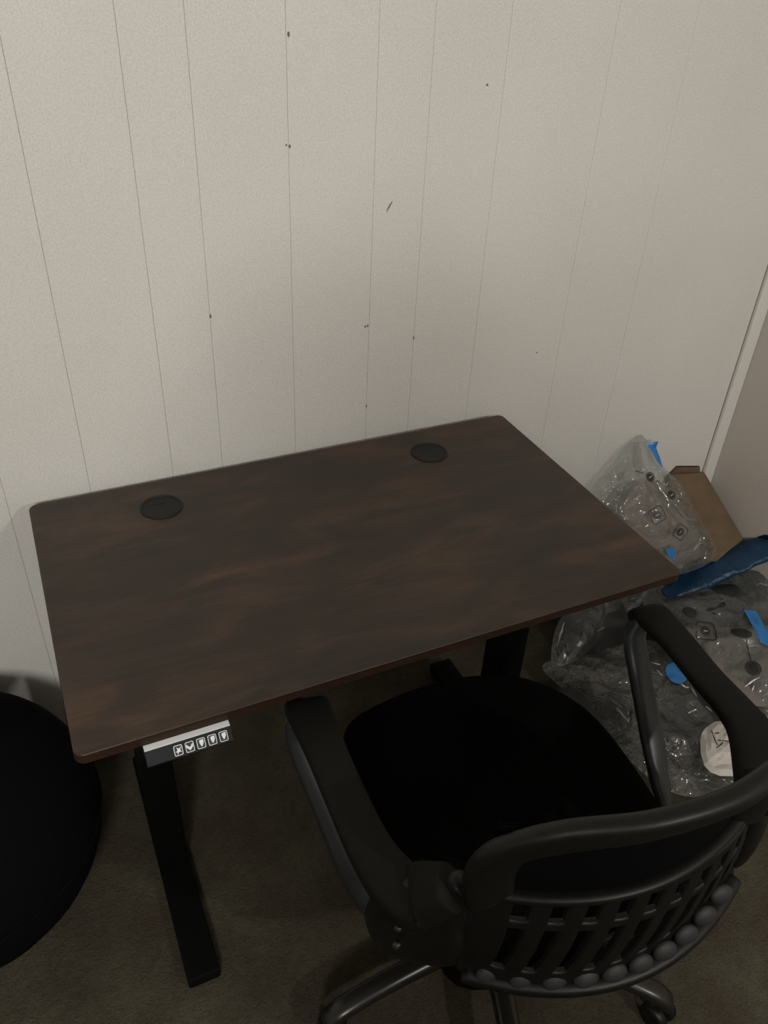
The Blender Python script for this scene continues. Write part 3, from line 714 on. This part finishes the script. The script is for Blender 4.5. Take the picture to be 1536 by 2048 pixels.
body = skinned('sweater', [(0,0,.93,(.15,.10)),(0,0,1.08,(.145,.095)),(0,.0,1.25,(.165,.105)),(0,.0,1.38,(.17,.095)),(0,.01,1.46,(.07,.06)),
  (-.19,0,1.40,.062),(-.23,.08,1.16,.048),(-.13,.30,1.38,.038),(-.09,.40,1.50,.032),
  (.19,0,1.40,.062),(.25,.08,1.16,.048),(.18,.30,1.38,.038),(.14,.40,1.50,.032)],
  [(0,1),(1,2),(2,3),(3,4),(3,5),(5,6),(6,7),(7,8),(3,9),(9,10),(10,11),(11,12)], M_sweat, per)
legs = skinned('trousers', [(0,0,.92,(.15,.105)),(-.09,0,.84,.085),(-.11,.02,.48,.058),(-.12,-.01,.09,.042),(.09,0,.84,.085),(.11,.02,.48,.058),(.12,-.01,.09,.042)],
  [(0,1),(1,2),(2,3),(0,4),(4,5),(5,6)], M_jeans, per)
for s in (-1, 1):
    bm = bmesh.new(); sweep(bm, [(s*.12, -.075, .035, .06, .06), (s*.12, -.02, .045, .078, .088), (s*.125, .08, .035, .088, .066), (s*.13, .16, .024, .07, .044)], n=16, k=14); obj('shoe', bm, M_shoe, per, smooth=True)
# head with a face
bm = bmesh.new(); bmesh.ops.create_uvsphere(bm, u_segments=40, v_segments=28, radius=1)
for v_ in bm.verts:
    x, y, z = v_.co; k = 1-.22*max(0, -z)**1.5
    X, Y, Z = x*.074*k, y*.094*(k if y < 0 else 1-.08*max(0, -z)), z*.112
    if y > 0:
        Y += .020*math.exp(-(x/.16)**2-((z+.12)/.16)**2)*y        # nose
        Y -= .010*(math.exp(-((x-.40)/.18)**2-((z-.06)/.12)**2)+math.exp(-((x+.40)/.18)**2-((z-.06)/.12)**2))
        Y += .005*math.exp(-(x/.3)**2-((z+.45)/.08)**2)
    v_.co = (X, Y, Z)
hd = obj('head', bm, M_skin, per, smooth=True); hd.location = (0, .035, 1.62); hd.rotation_euler = (-.15, 0, 0)
skinned('neck', [(0, .005, 1.44, .052), (0, .02, 1.54, .05)], [(0, 1)], M_skin, per)
bm = bmesh.new(); bmesh.ops.create_uvsphere(bm, u_segments=36, v_segments=24, radius=1)
bmesh.ops.delete(bm, geom=[v_ for v_ in bm.verts if v_.co.y > .35 and v_.co.z < .55 or v_.co.z < -.7], context='VERTS')
for v_ in bm.verts: v_.co = Vector((v_.co.x*.083, v_.co.y*.104, v_.co.z*.124))*(1+.03*noise.noise(v_.co*6))
hr = obj('hair', bm, M_hair, hd, smooth=True); hr.location = (0, -.006, .008)
for s in (-1, 1):
    bm = lathe(bmesh.new(), [(.001, .0), (.008, .002), (.010, .006), (.006, .010), (.001, .0115)], n=16, axis='Y'); e_ = obj('eye', bm, M_paper, hd, smooth=True); e_.location = (s*.030, .076, .008)
    bm = bmesh.new(); bmesh.ops.create_uvsphere(bm, u_segments=14, v_segments=10, radius=1)
    for v_ in bm.verts: v_.co = Vector((v_.co.x*.008, v_.co.y*.018, v_.co.z*.030))
    e_ = obj('ear', bm, M_skin, hd, smooth=True); e_.location = (s*.076, -.004, -.004)
# phone right behind the lens, and two hands round its edges
CM = Matrix.Translation(CAM_LOC) @ cam.rotation_euler.to_matrix().to_4x4()
bm = prism(bmesh.new(), rrect(-.022, .050, -.125, .025, .009, 5), .004, .012)
bmesh.ops.transform(bm, matrix=CM, verts=bm.verts); ph = obj('phone', bm, M_phone, bevel=.001)
tag(ph, 'dark phone held up over the desk by the standing person', 'phone')
for s, xe in ((-1, -.022), (1, .050)):
    hV = []; hE = []
    def L2W(x, y, z):
        q = CM @ Vector((x, y, z)); return q-Vector((PX, PYY, 0))
    def addv(x, y, z, r): q = L2W(x, y, z); hV.append((q.x, q.y, q.z, r)); return len(hV)-1
    xw = xe+s*.030
    w0 = addv(xw+s*.015, -.175, .050, .024); p1 = addv(xw, -.125, .030, (.030, .016)); p2 = addv(xw, -.085, .020, (.034, .013)); hE += [(w0, p1), (p1, p2)]
    for f, (yy, ln) in enumerate(((-.052, 1.0), (-.070, 1.05), (-.090, .98), (-.108, .82))):
        a = addv(xw-s*.002, yy-.005, .012, .0095); b = addv(xw-s*.006, yy+.004, -.006, .0088); c_ = addv(xe-s*.004*ln+s*.004, yy+.008, -.013, .0078) if False else addv(xe+s*.010, yy+.008, .000, .0078)
        hE += [(p2 if f < 2 else p1, a), (a, b), (b, c_)]
    t1 = addv(xw-s*.004, -.098, .036, .012); t2 = addv(xe+s*.002, -.075, .030, .0105); t3 = addv(xe-s*.014, -.055, .024, .009); hE += [(p1, t1), (t1, t2), (t2, t3)]
    skinned('hand', hV, hE, M_skin, per)
